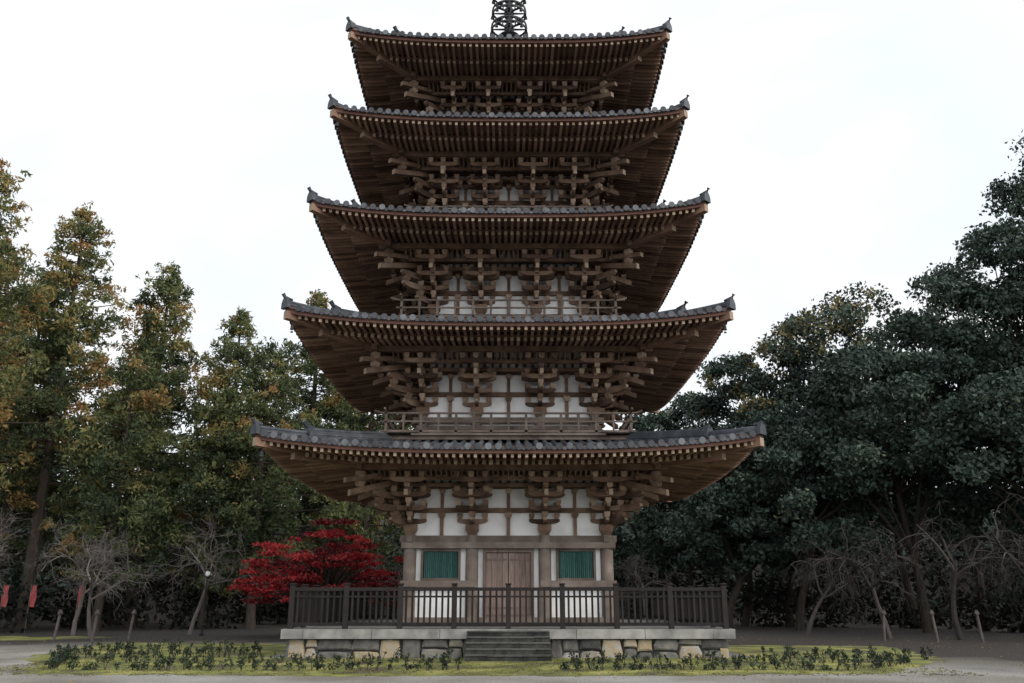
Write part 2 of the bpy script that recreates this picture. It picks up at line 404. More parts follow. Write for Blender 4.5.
def build_brackets(k,rw,rp,zp,ztop):
    z0=zp-2.04
    mb=MB(); ws=MB()
    cols=[-rw,-rw*0.37,rw*0.37,rw]
    bay=rw*0.63
    L=min(1.14,bay*0.80)
    for f in SIDES:
        q=0.003*f.par
        fbox(ws,f,-rw+0.13*f.par,rw-0.13*f.par,rw-0.12,rw-0.03,z0-0.02,ztop+0.05,0.5)
        for (zz,h) in ((0.70,0.15),(1.46,0.15),(1.9,0.12)):
            fbox(mb,f,-rw-0.1,rw+0.1,rw-0.028,rw+0.07+q,z0+zz-q,z0+zz+h-0.002+q,0.3)
        fbox(mb,f,-rw-0.7,rw+0.7,rw+0.39,rw+0.50,z0+1.465-q,z0+1.58+q,0.4)
        fbox(mb,f,-rw-1.1,rw+1.1,rw+0.85,rw+0.95,z0+1.62-q,z0+1.73+q,0.4)
        fbox(mb,f,-rp-0.35,rp+0.35,rp-0.09,rp+0.09,zp-0.18-q,zp-0.008+q,0.4)
        n=int((2*rw+2)/0.16)
        for i in range(n):
            s=-rw-1+(i+0.5)*(2*rw+2)/n
            mb.beam(f.p(s,rw+0.93,z0+1.74),f.p(s,rp-0.08,zp-0.06),0.045,0.045,0.6)
        mids=[-(rw*0.685),0,rw*0.685]
        for m_ in mids:
            fbox(mb,f,m_-0.055,m_+0.055,rw-0.028,rw+0.05,z0,z0+0.54,0.4)
            masu(mb,f,m_,rw+0.04,z0+0.54,0.21,0.16)
            fbox(mb,f,m_-0.05,m_+0.05,rw-0.028,rw+0.04,z0+0.85,z0+1.46,0.4)
            masu(mb,f,m_,rw+0.05,z0+1.31,0.18,0.15)
        n=int(2*rw/0.26)
        for i in range(n):
            s=-rw+(i+0.5)*2*rw/n
            fbox(mb,f,s-0.045,s+0.045,rw-0.028,rw+0.02,z0+1.61,ztop,0.3)
        for ci,c in enumerate(cols):
            if ci<3: masu(mb,f,c,rw,z0,0.42,0.32,0.45)
            zl=[z0+0.32,z0+0.70,z0+1.08,z0+1.46]
            def cross(s,o,z,Ln,blocks=3):
                a,b=s-Ln/2,s+Ln/2
                arm(mb,f,'s',a,b,o,z+0.03,w=0.105,h=0.15)
                for bb in np.linspace(a+0.09,b-0.09,blocks): masu(mb,f,bb,o,z+0.185,0.175,0.17)
            cross(c,rw,zl[0],L*0.86)
            arm(mb,f,'o',rw-0.2,rw+0.58,c,zl[0]+0.02,w=0.11,h=0.17,both=False); masu(mb,f,c,rw+0.47,zl[0]+0.2,0.18)
            cross(c,rw+0.45,zl[1],L*0.9)
            arm(mb,f,'o',rw-0.2,rw+1.02,c,zl[1]+0.02,w=0.11,h=0.17,both=False); masu(mb,f,c,rw+0.90,zl[1]+0.2,0.18)
            cross(c,rw+0.45,zl[2],L*1.12,5)
            cross(c,rw+0.90,zl[2],L*0.95)
            arm(mb,f,'o',rw-0.2,rw+1.0,c,zl[2]+0.02,w=0.105,h=0.17,both=False)
            mb.beam(f.p(c,rw-0.1,z0+1.80),f.p(c,rw+1.72,z0+1.16),0.12,0.17,0.6,0,1)
            masu(mb,f,c,rw+1.45,z0+1.33,0.18,0.14)
            cross(c,rp,zl[3]+0.0,L*0.92)
            for dx in (-L*.9/2+0.1,0,L*.9/2-0.1): masu(mb,f,c+dx,rw,zl[1]+0.152,0.18,0.17)
        r2=math.sqrt(2)
        fx=Fr((f.S[0]*rw+f.U[0]*rw, f.S[1]*rw+f.U[1]*rw),((f.S[0]-f.U[0])/r2,(f.S[1]-f.U[1])/r2),((f.S[0]+f.U[0])/r2,(f.S[1]+f.U[1])/r2))
        arm(mb,fx,'o',-0.2,0.82,0,z0+0.312,w=0.14,both=False); masu(mb,fx,0,0.66,z0+0.53,0.2)
        arm(mb,fx,'o',-0.2,1.42,0,z0+0.692,w=0.14,both=False); masu(mb,fx,0,1.27,z0+0.90,0.2)
        arm(mb,fx,'o',-0.2,1.5,0,z0+1.072,w=0.14,both=False)
        mb.beam(fx.p(0,-0.1,z0+1.84),fx.p(0,2.42,z0+1.14),0.15,0.18,0.5,0,1)
        masu(mb,fx,0,2.05,z0+1.34,0.22,0.17)
        masu(mb,fx,0,2.05,z0+1.62,0.22,0.2)
        mb.beam(fx.p(0,0.4,z0+1.95),fx.p(0,2.6,z0+1.50),0.15,0.15,0.5,0,1)
    mb.build('bracket_complexes_%d'%(k+1),[M_wood,M_end],pagoda)
    ws.build('bracket_zone_plaster_%d'%(k+1),[M_plas],pagoda)
    return z0

def build_body(k,rw,z0):
    zb=FLOORS[k]
    wd=MB(); pl=MB()
    cols=[-rw,-rw*0.37,rw*0.37,rw]
    cr=0.20 if k==0 else 0.17
    for f in SIDES:
        for c in cols[:-1]:
            x,y,_=f.p(c,rw,0)
            wd.lathe((x,y),[(cr,zb),(cr,z0-0.35),(cr*0.9,z0)],16,random.uniform(0.4,0.7))
        fbox(pl,f,-rw+0.13*f.par,rw-0.13*f.par,rw-0.12,rw-0.031,zb,z0-0.021,0.6)
        t=0.003*(1-f.par)
        fbox(wd,f,-rw-0.32,rw+0.32,rw-0.1,rw+0.10+t,z0-0.22-t,z0-0.02+t,0.45)
        if k==0:
            fbox(wd,f,-rw-0.26,rw+0.26,rw-0.02,rw+0.255+t,0.76,1.0+t,0.5)
            for sg in (-1,1):
                a,b=sorted((sg*(rw*0.37-0.14),sg*(rw+0.26)))
                fbox(wd,f,a,b,rw-0.02,rw+0.245+t,1.91-t,2.09+t,0.6)
            fbox(wd,f,-rw-0.26,rw+0.26,rw-0.02,rw+0.25+t,3.07-t,3.25+t,0.6)
        else:
            fbox(wd,f,-rw-0.2,rw+0.2,rw-0.02,rw+0.21+t,zb+0.0,zb+0.16+t,0.45)
            fbox(wd,f,-rw-0.2,rw+0.2,rw-0.02,rw+0.20+t,z0-0.45-t,z0-0.32+t,0.45)
            fbox(wd,f,-rw*0.3,rw*0.3,rw-0.03,rw+0.05,zb+0.16,z0-0.45,0.5)
    wd.build('body_frame_%d'%(k+1),[M_wood2],pagoda)
    pl.build('plaster_walls_%d'%(k+1),[M_plas],pagoda)
    if k==0:
        gw=MB(); dr=MB(); dk=MB()
        for f in SIDES:
            for sg in (-1,1):
                cx=sg*rw*0.685
                a,b=cx-0.62,cx+0.62
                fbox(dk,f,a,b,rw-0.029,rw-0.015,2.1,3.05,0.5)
                fbox(gw,f,a,a+0.07,rw-0.028,rw+0.09,2.095,3.066,0.4,1); fbox(gw,f,b-0.07,b,rw-0.028,rw+0.09,2.095,3.066,0.4,1)
                fbox(gw,f,a+0.07,b-0.07,rw-0.028,rw+0.09,2.095,2.17,0.4,1); fbox(gw,f,a+0.07,b-0.07,rw-0.028,rw+0.09,2.98,3.066,0.4,1)
                n=17
                for i in range(n):
                    s=a+0.08+(b-a-0.16)*(i+0.5)/n
                    w=0.028
                    vs=[f.p(s-w,rw-0.005,2.17),f.p(s,rw+0.045,2.17),f.p(s+w,rw-0.005,2.17),f.p(s-w,rw-0.005,2.98),f.p(s,rw+0.045,2.98),f.p(s+w,rw-0.005,2.98)]
                    gw.add(vs,[(0,1,4,3),(1,2,5,4),(2,0,3,5)],random.uniform(0.2,0.9),0)
            h=0.80
            for sg in (-1,1):
                fbox(dr,f,*sorted((sg*h,sg*(h-0.09))),rw-0.028,rw+0.11,1.006,3.063,0.3)
            fbox(dr,f,-h+0.09,h-0.09,rw-0.028,rw+0.11,2.95,3.063,0.3)
            fbox(dr,f,-h+0.09,h-0.09,rw-0.028,rw+0.12,1.006,1.07,0.3)
            for leaf in (-1,1):
                n=4
                for i in range(n):
                    a=leaf*(0.012+(h-0.10)*i/n); b=leaf*(0.012+(h-0.10)*(i+1)/n-0.008)
                    fbox(dr,f,min(a,b),max(a,b),rw-0.023,rw+0.03+random.uniform(0,.006),1.08,2.94,random.uniform(0.35,1.0))
                for zz in (1.25,2.7):
                    fbox(dr,f,*sorted((leaf*0.05,leaf*(h-0.13))),rw+0.037,rw+0.05,zz,zz+0.06,0.3)
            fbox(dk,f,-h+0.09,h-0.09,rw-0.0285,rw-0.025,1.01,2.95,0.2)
        gw.build('green_lattice_windows',[M_green,M_wood2],pagoda)
        dr.build('plank_doors',[M_door],pagoda); dk.build('shade_backing',[M_dark],pagoda)  # near-black sheets paint the unlit inside behind window bars and plank gaps

def build_balcony(k,Wb,zf):
    mb=MB()
    for f in SIDES:
        t=0.003*(1-f.par)
        fbox(mb,f,-Wb,Wb,Wb-0.9,Wb,zf-0.07-t,zf-0.01+t,0.4)
        fbox(mb,f,-Wb+0.05,Wb-0.05,Wb-0.25,Wb-0.08,zf-0.2,zf-0.075+t,0.2)
        R=Wb-0.08
        fbox(mb,f,-R-0.15,R+0.15,R-0.04,R+0.04,zf+0.03,zf+0.10+t,0.35)
        fbox(mb,f,-R-0.18,R+0.18,R-0.03,R+0.03,zf+0.36,zf+0.41+t,0.35)
        mb.tube([f.p(-R-0.38,R,zf+0.74),f.p(-R-0.2,R,zf+0.675),f.p(-R,R,zf+0.655),f.p(R,R,zf+0.655),f.p(R+0.2,R,zf+0.675),f.p(R+0.38,R,zf+0.74)],[0.036]*6,7,0.4)
        m=max(4,int(2*R/1.1)); 
        for i in range(m):
            s=-R+2*R*i/m
            fbox(mb,f,s-0.04,s+0.04,R-0.04,R+0.04,zf,zf+0.62 if i else zf+0.70,0.35)
            s2=s+R/m
            fbox(mb,f,s2-0.03,s2+0.03,R-0.025,R+0.025,zf+0.10,zf+0.36,0.35)
            masu(mb,f,s2,R,zf+0.41,0.10,0.20,0.35)
    mb.build('balcony_railing_%d'%(k+1),[M_wood2],pagoda)

for k,(We,E,rw,Wi,zi,lift) in enumerate(ROOFS):
    rp,zp,zt=build_roof(k,We,E,rw,Wi,zi,lift)
    z0=build_brackets(k,rw,rp,zp,zt)
    build_body(k,rw,z0)
    if k>0: build_balcony(k,BALC[k],FLOORS[k])

# ---------------- finial (sorin)
mb=MB()
for f in SIDES[:1]:
    fbox(mb,f,-0.55,0.55,-0.55,0.55,23.1,23.65,0.4)
    fbox(mb,f,-0.62,0.62,-0.62,0.62,23.65,23.74,0.6)
mb.lathe((0,0),[(0.48,23.74),(0.46,23.9),(0.34,24.05),(0.2,24.14),(0.26,24.2),(0.42,24.3),(0.45,24.34),(0.13,24.38),(0.11,30),(0.07,34.6)],20)
for i in range(9):
    z=24.72+i*0.80; R=0.77-0.035*i
    for dz in (-0.11,0.11):
        mb.lathe((0,0),[(R-0.05,z+dz-0.035),(R,z+dz-0.035),(R,z+dz+0.035),(R-0.05,z+dz+0.035)],28,0.4)
    mb.lathe((0,0),[(0.15,z-0.2),(0.2,z-0.18),(0.2,z+0.18),(0.15,z+0.2)],12,0.4)
    for j in range(16):
        a=math.pi/8*j
        c,s_=math.cos(a),math.sin(a)
        mb.tube([((R-.02)*c,(R-.02)*s_,z-0.12),((R-.02)*c,(R-.02)*s_,z+0.12)],[0.03,0.03],5,0.4)
        if j%2==0:
            mb.tube([(0.15*c,0.15*s_,z),((R-0.05)*c,(R-0.05)*s_,z)],[0.05,0.03],5,0.4)
            mb.lathe((R*c,R*s_),[(0.015,z-0.12),(0.035,z-0.15),(0.05,z-0.28)],6,0.4)
keep=[i for i,fc in enumerate(mb.F) if len(fc)!=28]
mb.F=[mb.F[i] for i in keep]; mb.T=[mb.T[i] for i in keep]; mb.M=[mb.M[i] for i in keep]
for j in range(4):
    a=math.pi/2*j+0.4
    c,s_=math.cos(a),math.sin(a)
    pr=[(0.08,32.0),(0.55,32.15),(0.62,32.6),(0.42,32.9),(0.5,33.2),(0.28,33.5),(0.1,33.9)]
    mb.add([(r*c-0.02*s_,r*s_+0.02*c,z) for r,z in pr]+[(r*c+0.02*s_,r*s_-0.02*c,z) for r,z in pr],[tuple(range(7)),tuple(range(7,14))]+[(q,(q+1)%7,7+(q+1)%7,7+q) for q in range(7)],0.4)
mb.lathe((0,0),[(0.05,34.2),(0.2,34.35),(0.05,34.55),(0.18,34.75),(0.16,34.9),(0.02,35.15)],14)
mb.build('bronze_finial',[M_bronze],pagoda)

# ------------------------------------------------------------ terrain
def sm(x): x=min(1,max(0,x)); return x*x*(3-2*x)
def ground_z(x,y):
    R=math.hypot(x,y+10)
    return 13*sm((R-50)/45)*sm((y+30)/30)
mb=MB()
xs=sorted(set([-600,-400,-280,-200,-150]+list(range(-120,121,5))+[150,200,280,400,600]))
ys=sorted(set([-500,-300,-180,-120]+list(range(-90,121,5))+[150,200,280,400,600]))
vs=[(x,y,ground_z(x,y)) for y in ys for x in xs]
nx=len(xs)
mb.add(vs,[(j*nx+i,j*nx+i+1,(j+1)*nx+i+1,(j+1)*nx+i) for j in range(len(ys)-1) for i in range(nx-1)],0.5)
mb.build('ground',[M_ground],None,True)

def patch(name,outline,z,mat,wob=0.35,seed=1):
    rg=random.Random(seed); pts=[]
    n=len(outline)
    for i in range(n):
        a=outline[i]; b=outline[(i+1)%n]; L=math.hypot(b[0]-a[0],b[1]-a[1]); m=max(1,int(L/0.4))
        for j in range(m):
            t=j/m; pts.append((a[0]+(b[0]-a[0])*t+rg.uniform(-wob,wob)*0.6,a[1]+(b[1]-a[1])*t+rg.uniform(-wob,wob)*0.6,z))
    m_=MB(); m_.add(pts,[tuple(range(len(pts)))],0.5); return m_.build(name,[mat])
patch('moss_lawn',[(-10.4,-11.2),(-3,-11.8),(3,-11.8),(8.2,-11.1),(11.5,-7),(13,0),(7.2,1),(6.6,-6.0),(-6.6,-6.0),(-7.4,2),(-15,3),(-13.5,-5)],0.004,M_moss,0.4,1)
patch('moss_lawn',[(-27,3.4),(-20,4.2),(-17.5,6),(-17,8),(-26,9)],0.004,M_moss,0.8,3)

# ------------------------------------------------------------ vegetation
def leafobj(name,C,R,nper,size,tints,seed,mat,parent=None,shell=0.35,aspect=0.5,jit=0.12,droop=0.0,horiz=0.0):
    g=np.random.default_rng(seed)
    C=np.array(C);R=np.array(R);tints=np.array(tints)
    N=len(C)
    vol=(R[:,0]*R[:,1]*R[:,2])**(2/3.); cnt=np.maximum(8 if nper>7 else nper,(nper*vol/vol.mean()).astype(int))
    idx=np.repeat(np.arange(N),cnt); Mn=len(idx)
    d=g.normal(size=(Mn,3)); d/=np.linalg.norm(d,axis=1)[:,None]
    rr=shell+(1.12-shell)*g.random(Mn)**0.8
    P=C[idx]+d*rr[:,None]*R[idx]
    P[:,2]-=droop*(rr*np.hypot(d[:,0],d[:,1]))**2*R[idx][:,0]
    a=g.normal(size=(Mn,3)); a[:,2]*=(1-horiz); a[:,2]-=droop*1.2; a/=np.linalg.norm(a,axis=1)[:,None]
    b=np.cross(a,g.normal(size=(Mn,3))); 
    if horiz>0: b[:,2]*=(1-horiz)
    b/=np.linalg.norm(b,axis=1)[:,None]
    sz=(size*(0.55+0.9*g.random(Mn)))[:,None]
    V=np.stack([P+a*sz,P+b*sz*aspect+a*sz*0.1,P-a*sz,P-b*sz*aspect+a*sz*0.1],axis=1).reshape(-1,3)
    F=np.arange(Mn*4).reshape(-1,4)
    me=bpy.data.meshes.new(name); me.from_pydata(V.tolist(),[],F.tolist())
    me.materials.append(mat)
    at=me.attributes.new('tint','FLOAT','FACE'); at.data.foreach_set('value',(tints[idx]+g.normal(size=Mn)*jit).astype(np.float32))
    ob=bpy.data.objects.new(name,me); S.collection.objects.link(ob)
    if parent: ob.parent=parent
    return ob

def cedar(x,y,H,Rm,seed,warm=0.0,base=0.25):
    g=random.Random(seed); e=empty('cedar_tree')
    zg=ground_z(x,y)-0.1
    tb=MB()
    lx,ly=g.uniform(-.4,.4),g.uniform(-.4,.4)
    def tp(t): return (x+lx*math.sin(t*2.5),y+ly*math.sin(t*2.2),zg+(H-0.4)*t)
    n=10; tb.tube([tp(i/n) for i in range(n+1)],[0.34*(1-i/n)**0.8*H/24+0.03 for i in range(n+1)],9,0.5)
    tb.tube([(x,y,zg-0.1),(x,y,zg+0.9)],[0.5*H/24,0.33*H/24],9,0.5)
    C=[];R=[];T=[]
    nb=int(H*6.2)
    ph=g.uniform(0,6); ph2=g.uniform(0,6)
    for i in range(nb):
        t=base+(1-base)*((i+g.random())/nb)**0.80
        a=i*2.399+g.uniform(-.6,.6)
        prof=min(1,(1-t)/(0.5))**0.6*(0.75+0.25*min(1,(t-base)/0.15))*(1+0.16*math.sin(t*21+ph)+0.16*math.sin(a*2+t*9+ph2))
        rr=Rm*prof*g.uniform(0.4,1.12)
        p0=tp(t); cz=p0[2]-rr*0.05+g.uniform(-.3,.3)
        c=(p0[0]+rr*math.cos(a),p0[1]+rr*math.sin(a),cz+rr*0.12)
        tb.tube([p0,((p0[0]+c[0])/2,(p0[1]+c[1])/2,(p0[2]+c[2])/2-0.1),c],[0.07*(1-t)+0.025,0.04,0.012],4,0.4,cap=False)
        hot=g.random()<warm*(0.6+0.8*t)
        s=g.uniform(0.38,0.9)*(0.5+0.5*prof)
        tn=g.uniform(0.62,0.92) if hot else g.uniform(0.05,0.56)
        C.append(c);R.append((s*1.05,s*1.05,s*0.78));T.append(tn)
        for q in range(2):
            C.append((c[0]+g.gauss(0,s*.7),c[1]+g.gauss(0,s*.7),c[2]+g.gauss(0,s*.6)));R.append((s*.45,s*.45,s*.4));T.append(tn+g.uniform(-.1,.1))
        if rr>1.2:
            for q in (0.45,0.75):
                aa=a+g.uniform(-.3,.3)
                C.append((p0[0]+rr*q*math.cos(aa),p0[1]+rr*q*math.sin(aa),cz+g.uniform(-.2,.3)));R.append((s*.8,s*.8,s*0.5));T.append(tn*0.75)
    C.append(tp(1.0));R.append((0.3,0.3,0.6));T.append(0.5)
    for q in range(4): C.append((tp(.96)[0]+g.gauss(0,.35),tp(.96)[1]+g.gauss(0,.35),tp(.96)[2]+g.gauss(0,.3)));R.append((0.45,0.45,0.5));T.append(0.5)
    tb.build('trunk_and_limbs',[M_bark],e)
    leafobj('crown',C,R,48,0.135,T,seed,M_cedar,e,shell=0.05,aspect=0.34,droop=0.4)
CED=[(-28.2,11.3,25.0,5.0,0.5),(-26.0,17.3,24.9,4.0,0.4),(-21.9,21.3,22.7,3.6,0.28),(-18.5,24.3,20.7,3.9,0.14),(-14.5,29.3,24.0,4.2,0.18),
     (-29.5,20.0,21.5,3.9,0.35),(-21.2,15.3,14.8,3.4,0.2),(-14.4,19.3,17.0,3.5,0.08),(-11.5,31,22,4.0,0.1),(-25,26,20,4,0.2),(-34,22,25,4.2,0.3),(-9.5,26,19,3.6,0.05),(-17,19,14,3.2,0.05)]
for i,(x,y,H,R_,w) in enumerate(CED): cedar(x,y,H,R_,100+i,w,0.27 if i<5 else 0.16)

def broadleaf(x,y,H,R,seed,sun_gold=0.0,base=0.25,name='evergreen_oak_tree'):
    g=random.Random(seed); e=empty(name)
    zg=ground_z(x,y)-0.1
    tb=MB(); C=[];Rr=[];T=[]
    cz=zg+H*(1+base)/2; hz=H*(1-base)/2
    fx=x+g.uniform(-1.5,1.5); fy=y+g.uniform(-1,1)
    trunk=[(fx,fy,zg),(fx+(x-fx)*.3+g.uniform(-.3,.3),fy,zg+H*0.12),(fx+(x-fx)*.5+g.uniform(-.3,.3),fy,zg+H*0.25),(x,y,zg+H*0.45),(x+.3,y,zg+H*0.8)]
    tb.tube(trunk,[0.25,0.20,0.17,0.13,0.05],8,0.2)
    lobes=[]
    nl=int(13+R*1.9)
    for i in range(nl):
        a=i*2.399+g.uniform(-.5,.5); v=-0.8+1.65*(i+0.5)/nl
        h=math.sqrt(max(0,1-min(1,abs(v))**2))
        q=g.uniform(0.55,0.9)
        lobes.append((x+R*h*q*math.cos(a),y+R*h*q*math.sin(a),cz+hz*v*0.88+g.uniform(-.6,.4),g.uniform(0.24,0.40)*R,g.random()))
    lobes.append((x+g.uniform(-.5,.5),y,zg+H-R*0.34,R*0.34,g.random()))
    lobes.append((x,y,cz,R*0.55,0.0))
    for (lx,ly,lz,lr,lt) in lobes:
        tb.tube([trunk[2] if lz<cz else trunk[3],((x+lx)/2+g.uniform(-.3,.3),(y+ly)/2,(lz+zg+H*0.4)/2),(lx,ly,lz)],[0.10,0.06,0.02],5,0.2,cap=False)
        for j in range(12):
            d=[g.gauss(0,1) for _ in range(3)]; L=math.sqrt(sum(c*c for c in d)); d=[c/L for c in d]
            if d[2]<-0.5: d[2]*=-0.6
            s=lr*g.uniform(0.25,0.5); q=g.uniform(0.6,1.0)
            C.append((lx+d[0]*lr*q,ly+d[1]*lr*q,lz+d[2]*lr*0.8*q)); Rr.append((s*1.15,s*1.15,s*0.8))
            tn=0.08+0.36*lt+g.uniform(-.05,.15)
            if sun_gold and lz>cz+hz*0.2 and g.random()<sun_gold: tn=g.uniform(0.7,1.0)  # upper lobes tinted gold: low sun on the treetops put into leaf colour
            T.append(tn)
    tb.build('trunk_and_limbs',[M_bark],e)
    leafobj('crown',C,Rr,105,0.118,T,seed,M_broad,e,shell=0.25,aspect=0.6,jit=0.13)
BR=[(31.6,11.3,27.6,6.8,0,.25),(24.6,14.3,20.2,5.0,0,.2),(21.6,19.3,20.8,5.6,.35,.15),(18.0,21.3,19.4,4.8,.1,.12),(15.3,23.3,17.4,4.3,.2,.12),
    (12.6,27.3,16.0,4.2,.0,.12),(24.0,7.5,12.0,4.6,0,.36),(20.0,13.3,15.2,4.9,0,.2),(16.2,15.3,12.0,4.4,0,.2),(13.2,18.8,10.6,4.0,0,.2),
    (28.0,14,22.5,5.2,0,.2),(29.0,4.0,13.5,4.6,0,.34),(9.8,30,15.0,4.5,0,.1),(33.5,14,29,5.0,0,.4)]
for i,(x,y,H,R_,gd,b) in enumerate(BR): broadleaf(x,y,H,R_,300+i,gd,b)

g=random.Random(5); C=[];R=[];T=[]
for i in range(750):
    a=math.radians(g.uniform(-10,190)); rad=g.uniform(54,78)
    x=rad*math.cos(a)*1.0; y=-10+rad*math.sin(a)
    z=ground_z(x,y); top=g.uniform(9,13) if x<5 else g.uniform(6,9)
    hh=g.random()
    s=g.uniform(1.6,2.8)
    C.append((x,y,z+top*hh+0.5));R.append((s,s,s*0.8));T.append(g.uniform(0,0.2))
leafobj('background_forest',C,R,100,0.36,T,55,M_broad,None,shell=0.3)
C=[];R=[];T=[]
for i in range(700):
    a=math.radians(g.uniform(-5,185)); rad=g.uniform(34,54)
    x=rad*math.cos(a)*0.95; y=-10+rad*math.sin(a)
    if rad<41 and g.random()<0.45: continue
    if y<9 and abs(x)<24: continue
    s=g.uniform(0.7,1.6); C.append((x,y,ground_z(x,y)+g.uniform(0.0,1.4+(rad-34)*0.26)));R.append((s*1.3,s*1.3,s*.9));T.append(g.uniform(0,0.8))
leafobj('shade_undergrowth',C,R,100,0.2,T,56,M_under,None,shell=0.3)  # dark shrubs added to deepen the shade between the trunks

# red maple
e=empty('red_maple_tree'); g=random.Random(11)
tb=MB(); C=[];R=[];T=[]
bx,by=-8.2,8.6
tb.tube([(bx,by,-0.1),(bx+.1,by,0.8),(bx-.1,by,1.5)],[0.2,0.15,0.12],8,0.4)
for i in range(170):
    a=g.uniform(0,6.283); q=math.sqrt(g.random()); x=bx+3.6*q*math.cos(a); y=by+2.4*q*math.sin(a)
    top=5.0-2.0*q**2+0.35*math.sin(x*2.3)
    z=g.uniform(1.2,top)+0.0
    s=g.uniform(0.14,0.48)
    C.append((x,y,z));R.append((s*1.5,s*1.3,s*0.36));T.append(g.uniform(0.0,0.9))
    if i%2==0: tb.tube([(bx,by,1.2),((bx+x)/2,(by+y)/2,(z+1.2)/2+0.3),(x,y,z)],[0.07,0.045,0.012],4,0.3,cap=False)
tb.build('trunk_and_limbs',[M_bark],e)
leafobj('crown',C,R,85,0.068,T,77,M_maple,e,shell=0.05,aspect=0.7,horiz=0.4,jit=0.2)

def bare(x,y,H,seed,mat,spread=0.8,droop=0.0,lean=(0,0),name='bare_cherry_tree',lev=4):
    g=random.Random(seed); m=MB()
    def grow(p,d,L,r,lv):
        pts=[p];rad=[r];n=4 if lv<3 else 3
        d=np.array(d,float)
        for i in range(n):
            j=0.13+0.07*lv
            d=d+np.array([g.gauss(0,j),g.gauss(0,j),g.gauss(0,j)*0.7-(droop*0.16*lv if lv>=2 else 0)])
            d/=np.linalg.norm(d)
            p=p+d*L/n; 
            if p[2]<0.6: p[2]=0.6
            pts.append(p); rad.append(r*(1-0.55*(i+1)/n))
        m.tube(pts,rad,7 if lv<2 else (4 if lv<3 else 3),g.random(),cap=False)
        if lv>=lev: return
        k={0:4,1:4,2:5,3:4}[lv]
        for c in range(k):
            t=g.uniform(0.35,1.0) if lv>0 else g.uniform(0.6,1.0)
            fi=t*n; ii=min(n-1,int(fi)); q=pts[ii]+(pts[ii+1]-pts[ii])*(fi-ii)
            a=c*6.283/k+g.uniform(-.6,.6)
            perp=np.cross(d,[math.cos(a),math.sin(a),0.3]); perp/=max(1e-6,np.linalg.norm(perp))
            nd=d*0.75+perp*spread+np.array([0,0,0.22 if lv<2 else 0.05]); nd/=np.linalg.norm(nd)
            grow(q,nd,L*g.uniform(0.5,0.85),max(0.007,r*0.48),lv+1)
    grow(np.array([x,y,-0.05]),(lean[0],lean[1],1),H*0.36,H*0.015,0)
    m.build(name,[mat])
for i,(x,y,H,l) in enumerate([(-22.5,7,7.0,.1),(-19.2,9,7.4,.2),(-17.0,6,6.4,-.2),(-14.6,10.5,7.2,.1),(-26,6,7.4,.2),(-24.5,9,7.8,0),(-21,5,6.6,-.1)]):
    bare(x,y,H,500+i,M_bare,0.9,0.15,(l,0))
for i,(x,y,H,l) in enumerate([(15.6,6,8.0,-.25),(18.0,5,9.0,-.3),(19.8,3,9.4,.35),(13.2,9,7.0,.2),(22.5,3,9.0,-.3)]):
    bare(x,y,H,520+i,M_bared,0.8,0.9,(l,0),'weeping_cherry_tree')
bare(6.6,12.5,6.5,540,M_bared,0.8,0.2,(0.1,0)); bare(-6.2,14,6,541,M_bared,0.8,0.2,(0.1,0))

for i,(x,y,tx) in enumerate([(-17.9,4.8,.35),(-16.2,4.4,.2),(-15.3,5.6,.3),(14.6,4.2,.3),(16.4,3.6,-.3),(17.8,3.0,-.25),(21.0,1.0,-.5)]):
    m=MB()
    m.tube([(x,y,-0.05),(x+tx*0.35,y,1.15)],[0.06,0.055],8,0.3)
    m.tube([(x+tx*0.35-0.07,y-0.02,1.0),(x+tx*0.35+0.07,y-0.02,1.04)],[0.075,0.075],8,0.1)
    m.build('tree_support_stake',[M_bare])

# planted shrubs in rows
g=random.Random(21); C=[];R=[];T=[]; st=MB()
def row(x0,x1,y0,y1,sp,h):
    n=int(math.hypot(x1-x0,y1-y0)/sp); ph=g.uniform(0,6)
    for i in range(n):
        if g.random()<0.12+0.12*math.sin(i*0.35+ph): continue
        t=(i+g.uniform(.1,.9))/n; x=x0+(x1-x0)*t; y=y0+(y1-y0)*t+g.uniform(-.12,.12)
        hh=h*g.uniform(0.5,1.2); tn=g.uniform(0.0,0.7)
        for k in range(g.randint(2,4)):
            ex,ey=x+g.uniform(-.10,.10),y+g.uniform(-.1,.1); ez=hh*g.uniform(0.45,1.0)
            st.tube([(x+g.uniform(-.03,.03),y,-0.02),(ex,ey,ez)],[0.010,0.005],4,0.3,cap=False)
            s=g.uniform(0.04,0.09); C.append((ex,ey,ez-0.03));R.append((s,s,s*1.1));T.append(tn)
row(-9.9,-1.1,-10.3,-10.3,0.19,0.26); row(-11.2,-1.4,-8.0,-7.9,0.19,0.29); row(-12.3,-6.9,-6.2,-5.6,0.17,0.38); row(-12.8,-7.2,-4.5,-4.2,0.17,0.38)
row(1.1,7.9,-10.3,-10.3,0.19,0.26); row(1.4,9.4,-8.0,-7.9,0.2,0.29); row(6.9,11.8,-6.2,-5.6,0.22,0.3)
row(-10.3,-12.5,-10.2,-5,0.2,0.34); row(8.2,11.5,-10.2,-6.2,0.26,0.28)
e=empty('shrub_bed'); st.build('stems',[M_bared],e)
leafobj('shrub_foliage',C,R,18,0.034,T,88,M_shrub,e,shell=0.1,aspect=0.45)
g2=np.random.default_rng(3); C=[];R=[];T=[]
for i in range(3200):
    x=g2.uniform(-12,10)
    y=g2.uniform(-11.8,-6.7); s=g2.uniform(0.03,0.08)
    if abs(x)<1.2 and y>-7.6: continue
    C.append((x,y,0.008));R.append((s*1.6,s*1.6,s*0.3));T.append(g2.uniform(0.0,0.9))
leafobj('grass_tufts',C,R,7,0.022,T,89,M_moss,None,shell=0.1,aspect=0.3)
C=[];R=[];T=[]
